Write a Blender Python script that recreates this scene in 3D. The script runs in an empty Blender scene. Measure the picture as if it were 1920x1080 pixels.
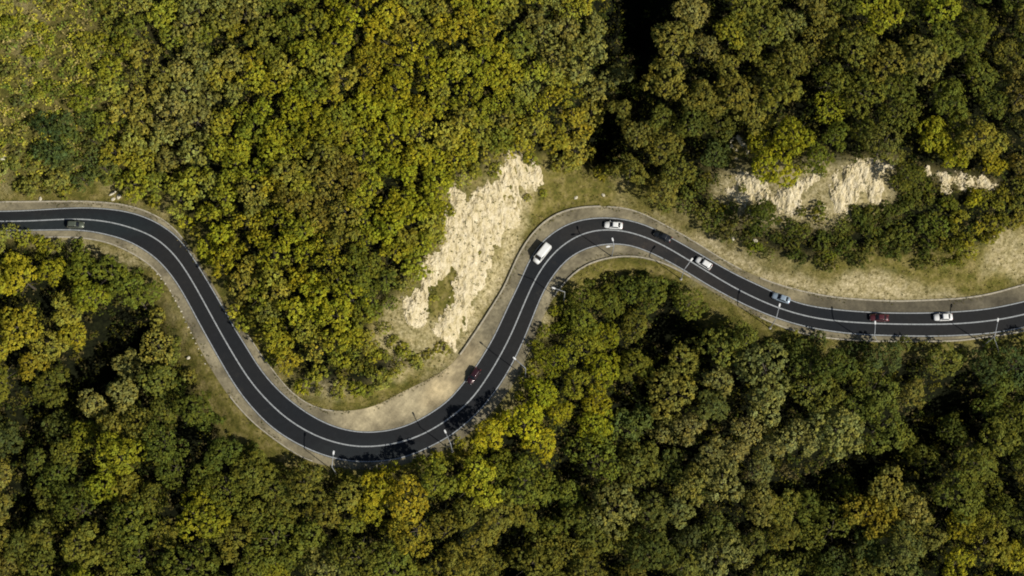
import bpy, math, random
import numpy as np
from mathutils import Vector, Matrix

SC = bpy.context.scene
R = math.radians
# ---------------------------------------------------------------- camera, sky, sun, exposure
F_PX, DIST, TILT = 2800.0, 364.0, R(16.7)
CAM = np.array([0.0, -DIST * math.sin(TILT), DIST * math.cos(TILT)])
cd = bpy.data.cameras.new("camera")
cam = bpy.data.objects.new("camera", cd)
SC.collection.objects.link(cam)
cam.location = CAM
cam.rotation_euler = (TILT, 0, 0)
cd.sensor_width = 36.0
cd.lens = 36.0 * F_PX / 1920.0
cd.clip_start, cd.clip_end = 1.0, 5000.0
SC.camera = cam

SUN_EL = R(41)
SUN_DIR = Vector((0.80 * math.cos(SUN_EL), -0.60 * math.cos(SUN_EL), math.sin(SUN_EL)))   # towards the sun
w = bpy.data.worlds.new("World"); SC.world = w; w.use_nodes = True
nt = w.node_tree; bg = nt.nodes["Background"]
sky = nt.nodes.new("ShaderNodeTexSky"); sky.sky_type = 'NISHITA'; sky.sun_disc = False
sky.sun_elevation = SUN_EL
sky.sun_rotation = math.atan2(SUN_DIR.x, SUN_DIR.y)
nt.links.new(sky.outputs[0], bg.inputs[0]); bg.inputs[1].default_value = 0.05
ld = bpy.data.lights.new("sun", 'SUN'); ld.energy = 4.6; ld.angle = R(0.55); ld.color = (1.0, 0.94, 0.83)
sun = bpy.data.objects.new("sun", ld); SC.collection.objects.link(sun)
sun.rotation_euler = SUN_DIR.to_track_quat('Z', 'Y').to_euler()
SC.view_settings.view_transform = 'Standard'; SC.view_settings.look = 'None'
SC.view_settings.exposure = 0.22; SC.view_settings.gamma = 1.0
SC.cycles.pixel_filter_type = 'BLACKMAN_HARRIS'; SC.cycles.filter_width = 1.9
SC.cycles.max_bounces = 5; SC.cycles.diffuse_bounces = 2; SC.cycles.glossy_bounces = 2
SC.cycles.transmission_bounces = 2; SC.cycles.transparent_max_bounces = 4

# ---------------------------------------------------------------- photo pixel <-> ground
ct, st = math.cos(TILT), math.sin(TILT)
RIGHT, UP, FWD = np.array([1, 0, 0.]), np.array([0, ct, st]), np.array([0, st, -ct])
def ray(px, py):
    d = F_PX * FWD + (px - 960) * RIGHT + (540 - py) * UP
    return d
def flat(px, py, z=0.0):
    d = ray(px, py); t = (z - CAM[2]) / d[2]
    return CAM + d * t
def project(p):
    v = np.asarray(p, float) - CAM
    k = F_PX / v.dot(FWD)
    return 960 + v.dot(RIGHT) * k, 540 - v.dot(UP) * k

def catmull(pts, n=8):
    P = [np.array(p, float) for p in pts]
    P = [2 * P[0] - P[1]] + P + [2 * P[-1] - P[-2]]
    out = []
    for i in range(1, len(P) - 2):
        for k in range(n):
            t = k / n
            out.append(0.5 * ((2 * P[i]) + (-P[i-1] + P[i+1]) * t + (2*P[i-1] - 5*P[i] + 4*P[i+1] - P[i+2]) * t*t + (-P[i-1] + 3*P[i] - 3*P[i+1] + P[i+2]) * t**3))
    out.append(P[-2])
    return out
def smooth(pts, it=3):
    a = np.array(pts)
    for _ in range(it):
        b = a.copy(); b[1:-1] = a[1:-1] * .5 + (a[:-2] + a[2:]) * .25; a = b
    return a
def resample(a, step):
    d = np.r_[0, np.cumsum(np.linalg.norm(np.diff(a, axis=0), axis=1))]
    n = max(2, int(d[-1] / step)); s = np.linspace(0, d[-1], n)
    return np.stack([np.interp(s, d, a[:, k]) for k in range(a.shape[1])], 1)
def curve_world(px, it=4):
    w2 = np.array([flat(*p)[:2] for p in catmull(px)])
    return smooth(resample(w2, 1.6), it)

# traced road lines (photo pixels laid on the ground plane)
A_PX = [(-420,404),(-200,399),(0,396.3),(50,395),(100,392),(150,389.6),(200,391.6),(245,398.5),(287,413.5),(325,437.5),(344,457.5),(362,483),(380,512.5),(399,544),(417.5,576),(440,616),(465,656),(486,690),(514,724),(545,752.5),(582.5,779),(620,798),(660,809),(697.5,811),(747,804),(790,786),(815,770),(842,751),(870,717.5),(895,685),(907.5,664),(927.5,630),(955,570),(974,532),(996,482),(1020,450),(1059,422.5),(1090,412.5),(1117,408.5),(1155,409),(1192,416),(1220,426),(1270,452.5),(1320,481),(1370,510),(1420,534),(1457,551),(1485,565),(1522,574.5),(1570,581),(1620,585),(1670,587),(1740,587),(1805,584),(1855,579),(1918,566),(2050,530),(2300,455)]
C_PX = [(-420,422),(-200,418),(0,415),(50,414.5),(100,412),(150,410.6),(200,415.3),(237,424),(275,437.5),(300,452),(330,481),(355,518),(374,551),(392,584),(415,626),(440,669),(462,704),(482.5,731),(514,764),(545,790),(582,812),(615,826),(660,836.5),(697.5,837.5),(745,831),(792,815),(827,795),(852,777.5),(882,751),(907,717.5),(932,677.5),(957,630),(980,576),(998,535),(1015,504),(1040,472.5),(1065,452.5),(1090,439),(1124,430.6),(1167,432.5),(1205,442.5),(1242,459),(1280,481),(1320,505.5),(1370,535.5),(1410,556),(1460,577.5),(1515,593.5),(1565,601.5),(1620,605.5),(1682,607.8),(1767,608),(1817,605.5),(1867,600),(1918,590),(2050,556),(2300,482)]
B_PX = [(-420,440),(-200,436),(0,432.5),(69,431.5),(144,431),(187,436.5),(237,450),(262,463),(280,474),(299,489.5),(324,519),(342,547),(360,580),(377,612),(396,646),(421,690),(445,729),(470,761),(507,799),(550,828),(597,850),(635,861),(672,866),(722,864),(760,857),(795,843),(827,827),(852,812),(890,779),(912,755),(932,729),(954,694),(970,662),(985,630),(999,594),(1017,550),(1035,519),(1065,484),(1102,464),(1127,458.5),(1155,456.5),(1186,460.5),(1220,473.5),(1270,499),(1320,530),(1362,553.5),(1410,577.5),(1460,597.5),(1515,613.5),(1570,622.5),(1607,626.5),(1645,628.5),(1707,630),(1767,630),(1830,627),(1867,623.5),(1918,614),(2050,583),(2300,510)]
U_PX = [(-420,384),(-200,381),(0,379),(100,378),(160,378),(210,381),(250,388),(290,403),(325,426),(343,448),(362,474),(382,507),(402,540),(424,578),(444,604),(470,634),(486,662),(512,694),(538,728),(562,748),(600,768),(650,772),(700,764),(750,738),(800,714),(845,688),(872,652),(898,614),(922,576),(945,540),(962,500),(980,464),(1002,434),(1028,410),(1060,395),(1100,388),(1150,388),(1185,393),(1220,408),(1250,424),(1300,452),(1350,484),(1400,511),(1440,527),(1490,543),(1560,557),(1620,562),(1680,565),(1740,563),(1800,560),(1855,552),(1920,534),(2050,500),(2300,425)]
L_PX = [(-420,455),(-200,449),(0,446),(72,445),(140,445),(200,454),(250,476),(288,502),(312,532),(342,586),(372,646),(402,700),(432,745),(468,786),(500,813),(556,852),(600,870),(680,880),(740,876),(800,858),(852,832),(902,792),(950,738),(984,676),(1006,622),(1026,575),(1050,540),(1072,516),(1100,496),(1140,484),(1180,480),(1220,486),(1260,501),(1310,530),(1370,566),(1410,588),(1460,611),(1510,627),(1560,635),(1640,640),(1780,640),(1830,635),(1880,628),(1920,621),(2050,592),(2300,520)]
A, Cc, B, U, L = [curve_world(p) for p in (A_PX, C_PX, B_PX, U_PX, L_PX)]

# ---------------------------------------------------------------- numpy noise
def vnoise(x, y, s, seed):
    rs = np.random.RandomState(seed); T = rs.rand(257, 257); T[256] = T[0]; T[:, 256] = T[:, 0]
    u, v = (x / s) % 256, (y / s) % 256
    i, j = np.floor(u).astype(int), np.floor(v).astype(int); i %= 256; j %= 256
    fu, fv = u - np.floor(u), v - np.floor(v)
    fu, fv = fu*fu*(3-2*fu), fv*fv*(3-2*fv)
    return (T[i, j]*(1-fu)*(1-fv) + T[i+1, j]*fu*(1-fv) + T[i, j+1]*(1-fu)*fv + T[i+1, j+1]*fu*fv) * 2 - 1
def fbm(x, y, s, seed, o=4, rough=.5):
    r, a, t = 0, 1, 0
    for k in range(o):
        r = r + a * vnoise(x + 13.1*k, y - 7.7*k, s / 2**k, seed + k); t += a; a *= rough
    return r / t
def sstep(a, b, x):
    t = np.clip((x - a) / (b - a), 0, 1); return t*t*(3-2*t)
def dist_poly(X, Y, P):
    """distance from each point to the polyline P"""
    sh = X.shape; X = X.ravel(); Y = Y.ravel(); out = np.full(X.shape, 1e9)
    for k in range(len(P) - 1):
        ax, ay = P[k]; dx, dy = P[k+1] - P[k]; q = dx*dx + dy*dy + 1e-9
        t = np.clip(((X-ax)*dx + (Y-ay)*dy) / q, 0, 1)
        np.minimum(out, (X-ax-t*dx)**2 + (Y-ay-t*dy)**2, out=out)
    return np.sqrt(out).reshape(sh)
def inside(X, Y, P):
    c = np.zeros(np.shape(X), bool); n = len(P)
    for i in range(n):
        x1, y1 = P[i]; x2, y2 = P[(i+1) % n]
        if y1 == y2: continue
        m = ((y1 > Y) != (y2 > Y)) & (X < (x2-x1) * (Y-y1) / (y2-y1) + x1)
        c ^= m
    return c
def sdf(X, Y, P):
    """signed distance, positive inside the closed polygon"""
    d = dist_poly(X, Y, np.vstack([P, P[:1]]))
    return np.where(inside(X, Y, P), d, -d)

# ---------------------------------------------------------------- terrain
Us, Ls = U[::2], L[::2]
GULLY = np.array([flat(*p)[:2] for p in [(1215,-260),(1185,-60),(1180,60),(1160,160),(1120,260),(1135,320)]])
RAV = np.array([flat(*p)[:2] for p in [(1300,590),(1230,680),(1200,800),(1090,900),(980,1010),(900,1200)]])
RAV2 = np.array([flat(*p)[:2] for p in [(1920,700),(1790,760),(1640,860),(1560,960),(1500,1100)]])
RAV3 = np.array([flat(*p)[:2] for p in [(260,580),(190,660),(80,720),(-60,800)]])
PITS = [(215,632,58),(255,605,44),(165,672,44),(60,780,42),(120,705,26),(1255,600,48),(1300,625,36),(1232,690,30),(1215,760,30),(1185,20,42),(1205,85,44),(1185,60,36),(1118,275,28),(1345,30,24),(1690,30,26),(1790,735,50),(1735,800,44),(1600,880,40),(1650,855,40),(1540,885,32),(1240,930,30),(325,930,36),(25,915,30),(1895,900,34),(1160,740,24),(960,1055,26),(395,1040,36),(365,850,26),(1480,905,24),(1880,60,20),(1560,340,1),(150,860,22),(1060,860,22),(1390,985,20),(1700,690,20),(1270,250,20),(1510,20,18)]
PITS = [(x_, y_, r_*.78) for x_, y_, r_ in PITS] + [(1188,15,52),(1200,70,50),(1210,115,34),(1195,-40,45),(1160,110,18),(1205,160,26),(1140,235,22),(1122,290,26)]
PITW = [(*flat(x_, y_)[:2], r_*.13) for x_, y_, r_ in PITS if r_ > 5]
def terrain(X, Y):
    yU = np.interp(X, Us[:, 0], Us[:, 1]); yL = np.interp(X, Ls[:, 0], Ls[:, 1])
    north, south = Y > yU, Y < yL
    dU, dL = dist_poly(X, Y, Us), dist_poly(X, Y, Ls)
    dn = np.maximum(dU - 0.4, 0); ds = np.maximum(dL - 0.5, 0)
    zn = 30 * (1 - np.exp(-0.62 * dn / 30)) * sstep(0, 5, dn)
    g = dist_poly(X, Y, GULLY)
    zn -= 9 * np.exp(-(g / 9.0) ** 2) * sstep(3, 20, dn)
    zn += fbm(X, Y, 30, 3, 3) * 3.0 * sstep(4, 25, dn)
    zs = -24 * (1 - np.exp(-0.5 * ds / 24)) * sstep(0, 4, ds)
    for rv, dep in ((RAV, 6), (RAV2, 6), (RAV3, 5)):
        zs -= dep * np.exp(-(dist_poly(X, Y, rv) / 8.0) ** 2) * sstep(3, 18, ds)
    zs += fbm(X, Y, 26, 9, 3) * 3.0 * sstep(4, 25, ds)
    for a_, b_, r_ in PITW:
        hole = 5.0 * np.exp(-((X-a_)**2 + (Y-b_)**2) / (r_*1.1)**2)
        zn = zn - hole * sstep(2, 10, dn); zs = zs - hole * sstep(2, 10, ds)
    z = np.where(north, zn, np.where(south, zs, 0.0))
    off = np.where(north, dn, np.where(south, ds, 0.0))
    z = z + (fbm(X, Y, 2.2, 21, 3) * 0.22) * sstep(0.6, 3.0, off)
    return z - 0.04, off
def axis(lo, hi, step, far, n):
    core = np.arange(lo, hi + step, step)
    g = np.geomspace(step * 2, far, n)
    return np.r_[(core[0] - np.cumsum(g))[::-1], core, core[-1] + np.cumsum(g)]
GX, GY = axis(-150, 150, .62, 90, 22), axis(-98, 118, .62, 90, 22)
XX, YY = np.meshgrid(GX, GY)
ZZ, OFF = terrain(XX, YY)
def hz(x, y):
    i = int(np.clip(np.searchsorted(GX, x) - 1, 0, len(GX)-2)); j = int(np.clip(np.searchsorted(GY, y) - 1, 0, len(GY)-2))
    u = (x-GX[i])/(GX[i+1]-GX[i]); v = (y-GY[j])/(GY[j+1]-GY[j])
    return float(ZZ[j,i]*(1-u)*(1-v)+ZZ[j,i+1]*u*(1-v)+ZZ[j+1,i]*(1-u)*v+ZZ[j+1,i+1]*u*v)
def ground_at(px, py, above=0.0):
    """world point on the terrain whose point `above` metres higher is seen at the photo position"""
    z = 0.0
    for _ in range(25):
        p = flat(px, py, z + above); z = z * .45 + hz(p[0], p[1]) * .55
    return p[0], p[1], hz(p[0], p[1])

# ---------------------------------------------------------------- materials
def mat(name):
    m = bpy.data.materials.new(name); m.use_nodes = True
    n = m.node_tree; b = n.nodes["Principled BSDF"]; return m, n, b
def node(n, t, **kw):
    x = n.nodes.new(t)
    for k, v in kw.items():
        if k in x.inputs.keys() if hasattr(x.inputs, 'keys') else False: x.inputs[k].default_value = v
        else: setattr(x, k, v)
    return x
def noise(n, scale, detail=4, rough=.6, coord=None):
    t = n.nodes.new("ShaderNodeTexNoise"); t.inputs["Scale"].default_value = scale
    t.inputs["Detail"].default_value = detail; t.inputs["Roughness"].default_value = rough
    if coord is None:
        c = n.nodes.new("ShaderNodeTexCoord"); coord = c.outputs["Object"]
    n.links.new(coord, t.inputs["Vector"]); return t.outputs["Fac"]
def ramp(n, fac, stops):
    r = n.nodes.new("ShaderNodeValToRGB"); e = r.color_ramp.elements
    while len(e) < len(stops): e.new(.5)
    for q, (p, c) in zip(e, stops):
        q.position = p; q.color = (*c, 1) if len(c) == 3 else c
    n.links.new(fac, r.inputs[0]); return r.outputs[0]
def mix(n, fac, a, b, mode='MIX'):
    x = n.nodes.new("ShaderNodeMix"); x.data_type = 'RGBA'; x.blend_type = mode
    for sock, v in ((x.inputs[0], fac), (x.inputs[6], a), (x.inputs[7], b)):
        if hasattr(v, 'links') or hasattr(v, 'is_linked'): n.links.new(v, sock)
        elif isinstance(v, (int, float)): sock.default_value = v
        else: sock.default_value = (*v, 1)
    return x.outputs[2]
def attr(n, name):
    a = n.nodes.new("ShaderNodeAttribute"); a.attribute_name = name; return a
def bump(n, b, h, strength, dist=.1):
    x = n.nodes.new("ShaderNodeBump"); x.inputs["Strength"].default_value = strength; x.inputs["Distance"].default_value = dist
    n.links.new(h, x.inputs["Height"]); n.links.new(x.outputs[0], b.inputs["Normal"])
def S(r, g, b_):   # sRGB 0-255 -> linear
    return tuple(((c/255)/12.92 if c/255 <= .04045 else ((c/255+.055)/1.055)**2.4) for c in (r, g, b_))

def ellipse(n, px, py, ax, ay, rot, wob=.35):
    """1 in the middle of a worn patch of ground, 0 outside it"""
    tc_ = n.nodes.new("ShaderNodeTexCoord"); mp_ = n.nodes.new("ShaderNodeMapping"); mp_.vector_type = 'TEXTURE'
    q = flat(px, py); mp_.inputs["Location"].default_value = (q[0], q[1], 0); mp_.inputs["Rotation"].default_value = (0, 0, R(rot))
    mp_.inputs["Scale"].default_value = (ax, ay, 100); n.links.new(tc_.outputs["Object"], mp_.inputs[0])
    ln_ = n.nodes.new("ShaderNodeVectorMath"); ln_.operation = 'LENGTH'; n.links.new(mp_.outputs[0], ln_.inputs[0])
    ad = n.nodes.new("ShaderNodeMath"); ad.operation = 'MULTIPLY_ADD'; n.links.new(noise(n, .5, 5, .7), ad.inputs[0]); ad.inputs[1].default_value = wob; n.links.new(ln_.outputs["Value"], ad.inputs[2])
    rm = n.nodes.new("ShaderNodeMapRange"); rm.interpolation_type = 'SMOOTHSTEP'; n.links.new(ad.outputs[0], rm.inputs[0])
    rm.inputs[1].default_value = 1.3; rm.inputs[2].default_value = .6; rm.inputs[3].default_value = 0; rm.inputs[4].default_value = 1
    return rm.outputs[0]
def plain(name, col, rough=.6, metal=0.0, var=.0, scale=4, coat=0.0):
    m, n, b = mat(name)
    if var:
        f = noise(n, scale); c = ramp(n, f, [(.3, tuple(x*(1-var) for x in col)), (.7, tuple(min(1, x*(1+var)) for x in col))])
        n.links.new(c, b.inputs["Base Color"])
    else: b.inputs["Base Color"].default_value = (*col, 1)
    b.inputs["Roughness"].default_value = rough; b.inputs["Metallic"].default_value = metal
    b.inputs["Coat Weight"].default_value = coat
    return m

# ground
m_ground, n, b = mat("forest_floor_and_dry_grass")
g1 = ramp(n, noise(n, .35, 6, .65), [(.30, (.065,.072,.012)), (.50, (.15,.132,.032)), (.68, (.27,.22,.085))])
g2 = ramp(n, noise(n, 1.6, 5, .7), [(.3, (.55,.55,.55)), (.7, (1.25,1.25,1.25))])
grass = mix(n, 1.0, g1, g2, 'MULTIPLY')
d1 = ramp(n, noise(n, .8, 8, .7), [(.3, (.19,.16,.065)), (.46, (.38,.32,.165)), (.66, (.56,.48,.30))])
dirt = mix(n, 1.0, d1, g2, 'MULTIPLY')
f1 = ramp(n, noise(n, 1.1, 5, .7), [(.35, (.003,.004,.0015)), (.65, (.013,.015,.005))])  # near-black floor: the shade between the trees is darkened into its colour
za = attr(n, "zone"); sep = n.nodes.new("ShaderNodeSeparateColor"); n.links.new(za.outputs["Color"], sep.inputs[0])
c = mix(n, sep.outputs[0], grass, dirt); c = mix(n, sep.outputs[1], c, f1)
n.links.new(c, b.inputs["Base Color"]); b.inputs["Roughness"].default_value = 1; b.inputs["Specular IOR Level"].default_value = .1
bump(n, b, noise(n, 2.5, 8, .75), .9, .35)

# pale rock
m_rock, n, b = mat("pale_limestone")
tc = n.nodes.new("ShaderNodeTexCoord"); mp = n.nodes.new("ShaderNodeMapping"); mp.inputs["Scale"].default_value = (1, .45, .6)
mp.inputs["Rotation"].default_value = (0, 0, R(-25)); n.links.new(tc.outputs["Object"], mp.inputs[0])
r1 = ramp(n, noise(n, .9, 9, .72, mp.outputs[0]), [(.30, (.30,.24,.11)), (.42, (.54,.46,.27)), (.54, (.66,.575,.385)), (.72, (.76,.685,.51))])
r2 = ramp(n, noise(n, 3.2, 6, .8), [(.36, (.45,.41,.33)), (.46, (1,1,1))])
c = mix(n, 1.0, r1, r2, 'MULTIPLY'); n.links.new(c, b.inputs["Base Color"])
b.inputs["Roughness"].default_value = .95; b.inputs["Specular IOR Level"].default_value = .15
bump(n, b, noise(n, 1.5, 10, .8, mp.outputs[0]), 1.0, .5)

# shoulder gravel
m_shoulder, n, b = mat("beige_gravel_shoulder")
s1 = ramp(n, noise(n, .16, 5, .6), [(.32, (.105,.090,.055)), (.5, (.190,.165,.103)), (.68, (.31,.27,.17))])
s2 = ramp(n, noise(n, 1.3, 8, .75), [(.3, (.62,.62,.62)), (.7, (1.2,1.2,1.2))])
c = mix(n, 1.0, s1, s2, 'MULTIPLY')
c = mix(n, ellipse(n, 735, 762, 17, 6.0, 22), c, mix(n, 1.0, c, (2.1, 2.05, 2.0), 'MULTIPLY'))
c = mix(n, ellipse(n, 850, 700, 12, 5, 52), c, mix(n, 1.0, c, (1.6, 1.52, 1.42), 'MULTIPLY'))
c = mix(n, ellipse(n, 1760, 572, 42, 4.5, 0), c, mix(n, 1.0, c, (.50, .50, .52), 'MULTIPLY'))
c = mix(n, ellipse(n, 1420, 545, 22, 7, -24), c, mix(n, 1.0, c, (1.1, 1.08, 1.0), 'MULTIPLY'))
n.links.new(c, b.inputs["Base Color"]); b.inputs["Roughness"].default_value = .95
bump(n, b, noise(n, 8, 6, .8), .4, .04)

# asphalt
m_asphalt, n, b = mat("dark_asphalt")
s1 = ramp(n, noise(n, .03, 3, .5), [(.35, (.0090,.0115,.0150)), (.65, (.0155,.0158,.0165))])
s2 = ramp(n, noise(n, .9, 9, .8), [(.3, (.72,.72,.72)), (.7, (1.25,1.25,1.25))])
c = mix(n, 1.0, s1, s2, 'MULTIPLY')
c = mix(n, ramp(n, noise(n, .22, 6, .75), [(.58, (0,0,0)), (.72, (.55,.55,.55))]), c, (.034,.032,.028))
c = mix(n, ellipse(n, 1150, 445, 26, 7, 0, .6), c, mix(n, 1.0, c, (1.9, 1.65, 1.4), 'MULTIPLY'))
c = mix(n, ellipse(n, 1270, 495, 20, 5, -30, .6), c, mix(n, 1.0, c, (1.6, 1.4, 1.25), 'MULTIPLY'))
c = mix(n, ellipse(n, 150, 425, 26, 5, 0, .6), c, mix(n, 1.0, c, (1.3, 1.55, 1.45), 'MULTIPLY'))
c = mix(n, ellipse(n, 690, 850, 20, 5, 0, .6), c, mix(n, 1.0, c, (1.25, 1.35, 1.3), 'MULTIPLY'))
n.links.new(c, b.inputs["Base Color"]); b.inputs["Roughness"].default_value = .85
b.inputs["Specular IOR Level"].default_value = .25
bump(n, b, noise(n, 25, 4, .8), .25, .01)
m_line, n, b = mat("worn_white_road_paint")
c = ramp(n, noise(n, 1.7, 6, .8), [(.32, (.13,.14,.145)), (.5, (.30,.32,.33)), (.7, (.42,.44,.45))])
n.links.new(c, b.inputs["Base Color"]); b.inputs["Roughness"].default_value = .7
m_kerb = plain("weathered_concrete", (.34,.31,.24), .9, 0, .3, 1.5)

# leaves: the colour of the tree (object colour) times the hue of each clump
m_leaf, n, b = mat("broadleaf_foliage")
oi = n.nodes.new("ShaderNodeObjectInfo"); ca = attr(n, "clump")
c = mix(n, 1.0, oi.outputs["Color"], ca.outputs["Color"], 'MULTIPLY')
n.links.new(c, b.inputs["Base Color"]); b.inputs["Roughness"].default_value = .75; b.inputs["Specular IOR Level"].default_value = .12
tr = n.nodes.new("ShaderNodeBsdfTranslucent"); n.links.new(c, tr.inputs[0])
ms = n.nodes.new("ShaderNodeMixShader"); ms.inputs[0].default_value = .28
n.links.new(b.outputs[0], ms.inputs[1]); n.links.new(tr.outputs[0], ms.inputs[2])
n.links.new(ms.outputs[0], n.nodes["Material Output"].inputs[0])
m_bark = plain("grey_brown_bark", (.07,.058,.042), .95, 0, .35, 3)

# ---------------------------------------------------------------- mesh helpers
def link(o, parent=None):
    SC.collection.objects.link(o)
    if parent is not None: o.parent = parent
    return o
def mesh_obj(name, verts, faces, m, parent=None, sm=False):
    me = bpy.data.meshes.new(name); me.from_pydata([tuple(v) for v in verts], [], faces)
    if m: me.materials.append(m)
    if sm: me.polygons.foreach_set("use_smooth", [True] * len(me.polygons))
    me.update(); return link(bpy.data.objects.new(name, me), parent)
def tag(o, label=None, cat=None, group=None, kind=None):
    if label: o["label"] = label
    if cat: o["category"] = cat
    if group: o["group"] = group
    if kind: o["kind"] = kind
    return o
def empty(name, loc, rz=0.0):
    o = bpy.data.objects.new(name, None); o.empty_display_size = .5
    o.location = loc; o.rotation_euler = (0, 0, rz); return link(o)
def np_mesh(name, V, Fq, m, col=None, colname="clump", sm=False):
    me = bpy.data.meshes.new(name); V = np.asarray(V, np.float32); Fq = np.asarray(Fq, np.int32)
    k = Fq.shape[1]
    me.vertices.add(len(V)); me.vertices.foreach_set("co", V.ravel())
    me.loops.add(Fq.size); me.loops.foreach_set("vertex_index", Fq.ravel())
    me.polygons.add(len(Fq)); me.polygons.foreach_set("loop_start", np.arange(len(Fq), dtype=np.int32) * k)
    me.polygons.foreach_set("loop_total", np.full(len(Fq), k, np.int32))
    if sm: me.polygons.foreach_set("use_smooth", np.ones(len(Fq), bool))
    me.update(calc_edges=True)
    if col is not None:
        a = me.color_attributes.new(colname, 'FLOAT_COLOR', 'POINT')
        a.data.foreach_set("color", np.c_[col, np.ones(len(col))].astype(np.float32).ravel())
    me.materials.append(m); return me
def grid_faces(ny, nx, keep=None):
    i = np.arange(ny - 1)[:, None] * nx + np.arange(nx - 1)[None]
    F = np.stack([i, i+1, i+nx+1, i+nx], -1)
    return F.reshape(-1, 4) if keep is None else F[keep]

# ---------------------------------------------------------------- ground zones (photo outlines laid on the slope)
def poly_ground(px): return np.array([ground_at(*p)[:2] for p in px])
SCAR1 = poly_ground([(955,298),(985,310),(1012,312),(1016,335),(1000,352),(978,352),(966,380),(966,405),(944,438),(930,475),(914,512),(900,548),(880,590),(866,612),(860,628),(852,662),(840,650),(820,622),(828,592),(852,548),(858,505),(846,478),(836,500),(806,520),(798,548),(797,590),(782,608),(764,598),(754,560),(786,540),(796,508),(832,462),(838,410),(850,362),(862,362),(880,388),(902,352),(935,338)])
SCAR2 = [poly_ground(q) for q in ([(1345,372),(1358,345),(1395,328),(1425,338),(1445,352),(1440,372),(1410,380),(1390,374)],
    [(1452,372),(1480,342),(1512,326),(1534,322),(1524,350),(1510,380),(1494,412),(1472,416),(1462,398)],
    [(1546,352),(1575,318),(1610,308),(1645,306),(1664,298),(1672,316),(1660,345),(1640,376),(1606,378),(1592,398),(1562,416),(1548,392)],
    [(1742,320),(1775,331),(1820,337),(1864,340),(1862,348),(1800,349),(1765,340)],
    [(1375,268),(1392,262),(1400,280),(1385,300),(1370,290)])]
DIRT = [poly_ground(q) for q in ([(1010,325),(960,380),(930,470),(900,540),(850,670),(800,720),(880,655),(940,550),(975,470),(990,420)],
    [(705,590),(760,570),(830,620),(870,650),(830,690),(740,700),(700,650)],
    [(560,700),(640,680),(720,680),(700,720),(620,740),(570,735)],
    [(1330,320),(1500,300),(1680,300),(1680,400),(1560,430),(1440,430),(1330,400)],
    [(1225,408),(1300,430),(1360,456),(1420,484),(1500,514),(1560,520),(1600,505),(1660,503),(1710,530),(1760,548),(1840,546),(1800,558),(1745,566),(1600,566),(1480,548),(1380,505),(1300,460)],
    [(1840,470),(1880,440),(1940,430),(1960,500),(1900,530),(1850,510)],
    [(1740,318),(1870,335),(1870,360),(1760,356)],
    [(70,446),(200,456),(280,500),(260,500),(180,470),(80,460)],
    [(1040,590),(1010,640),(985,700),(1000,640),(1015,590)])]
# tree lines of the photo: no ground shows beyond them
NLINE = [(-200,374),(0,370),(120,366),(180,352),(230,368),(300,385),(350,430),(380,480),(410,535),(432,585),(458,612),(490,650),(520,690),(545,725),(575,742),(640,748),(700,738),(745,715),(790,700),(840,668),(846,640),(820,655),(760,660),(705,640),(708,600),(750,560),(790,530),(830,460),(836,400),(846,355),(880,350),(930,325),(950,292),(1015,310),(1045,325),(1110,322),(1160,345),(1220,375),(1290,412),(1345,440),(1400,475),(1450,502),(1530,505),(1600,492),(1680,498),(1780,500),(1840,480),(1860,455),(1920,425),(2100,380)]
SLINE = [(-200,440),(0,424),(60,436),(80,452),(150,460),(215,474),(265,505),(298,545),(318,600),(345,665),(380,725),(415,775),(450,815),(500,855),(560,872),(620,880),(680,884),(740,872),(800,858),(850,836),(890,806),(938,768),(972,728),(1000,680),(1012,625),(1040,580),(1075,545),(1120,520),(1180,500),(1235,510),(1290,540),(1340,585),(1420,605),(1500,632),(1580,645),(1700,645),(1760,655),(1830,655),(1920,640),(2100,600)]
NF, SF = np.array(NLINE, float), np.array(SLINE, float)
N_POLY = np.vstack([NF, [(2100,-200),(-200,-200)]]); S_POLY = np.vstack([SF, [(2100,1300),(-200,1300)]])

# pixel position of every terrain vertex
VV = np.stack([XX, YY, ZZ], -1) - CAM
KK = F_PX / np.maximum(VV @ FWD, 1.0)
PXG, PYG = 960 + (VV @ RIGHT) * KK, 540 - (VV @ UP) * KK
dirt_w = np.zeros_like(XX)
jx, jy = fbm(XX, YY, 7, 40, 4) * 4, fbm(XX, YY, 7, 50, 4) * 4
DW = [1.0, .6, .8, .72, 1.0, .75, .7, .9, .8]
for P, q in zip(DIRT, DW): dirt_w = np.maximum(dirt_w, q*sstep(-2.5, 2.5, sdf(XX + jx, YY + jy, P)))
dirt_w = np.maximum(dirt_w * .95, .25 * sstep(.0, .5, fbm(XX, YY, 9, 60, 4)))
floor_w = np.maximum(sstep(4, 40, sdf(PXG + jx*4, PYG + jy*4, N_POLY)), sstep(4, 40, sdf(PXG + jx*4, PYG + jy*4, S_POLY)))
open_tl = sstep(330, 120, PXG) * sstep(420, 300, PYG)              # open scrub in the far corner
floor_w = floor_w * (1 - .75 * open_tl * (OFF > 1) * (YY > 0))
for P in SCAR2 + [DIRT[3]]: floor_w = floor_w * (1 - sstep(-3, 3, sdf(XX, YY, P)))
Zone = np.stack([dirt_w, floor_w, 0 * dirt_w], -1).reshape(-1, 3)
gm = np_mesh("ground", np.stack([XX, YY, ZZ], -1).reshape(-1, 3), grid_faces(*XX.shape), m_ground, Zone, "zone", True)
tag(link(bpy.data.objects.new("ground", gm)), kind="structure")

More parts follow.
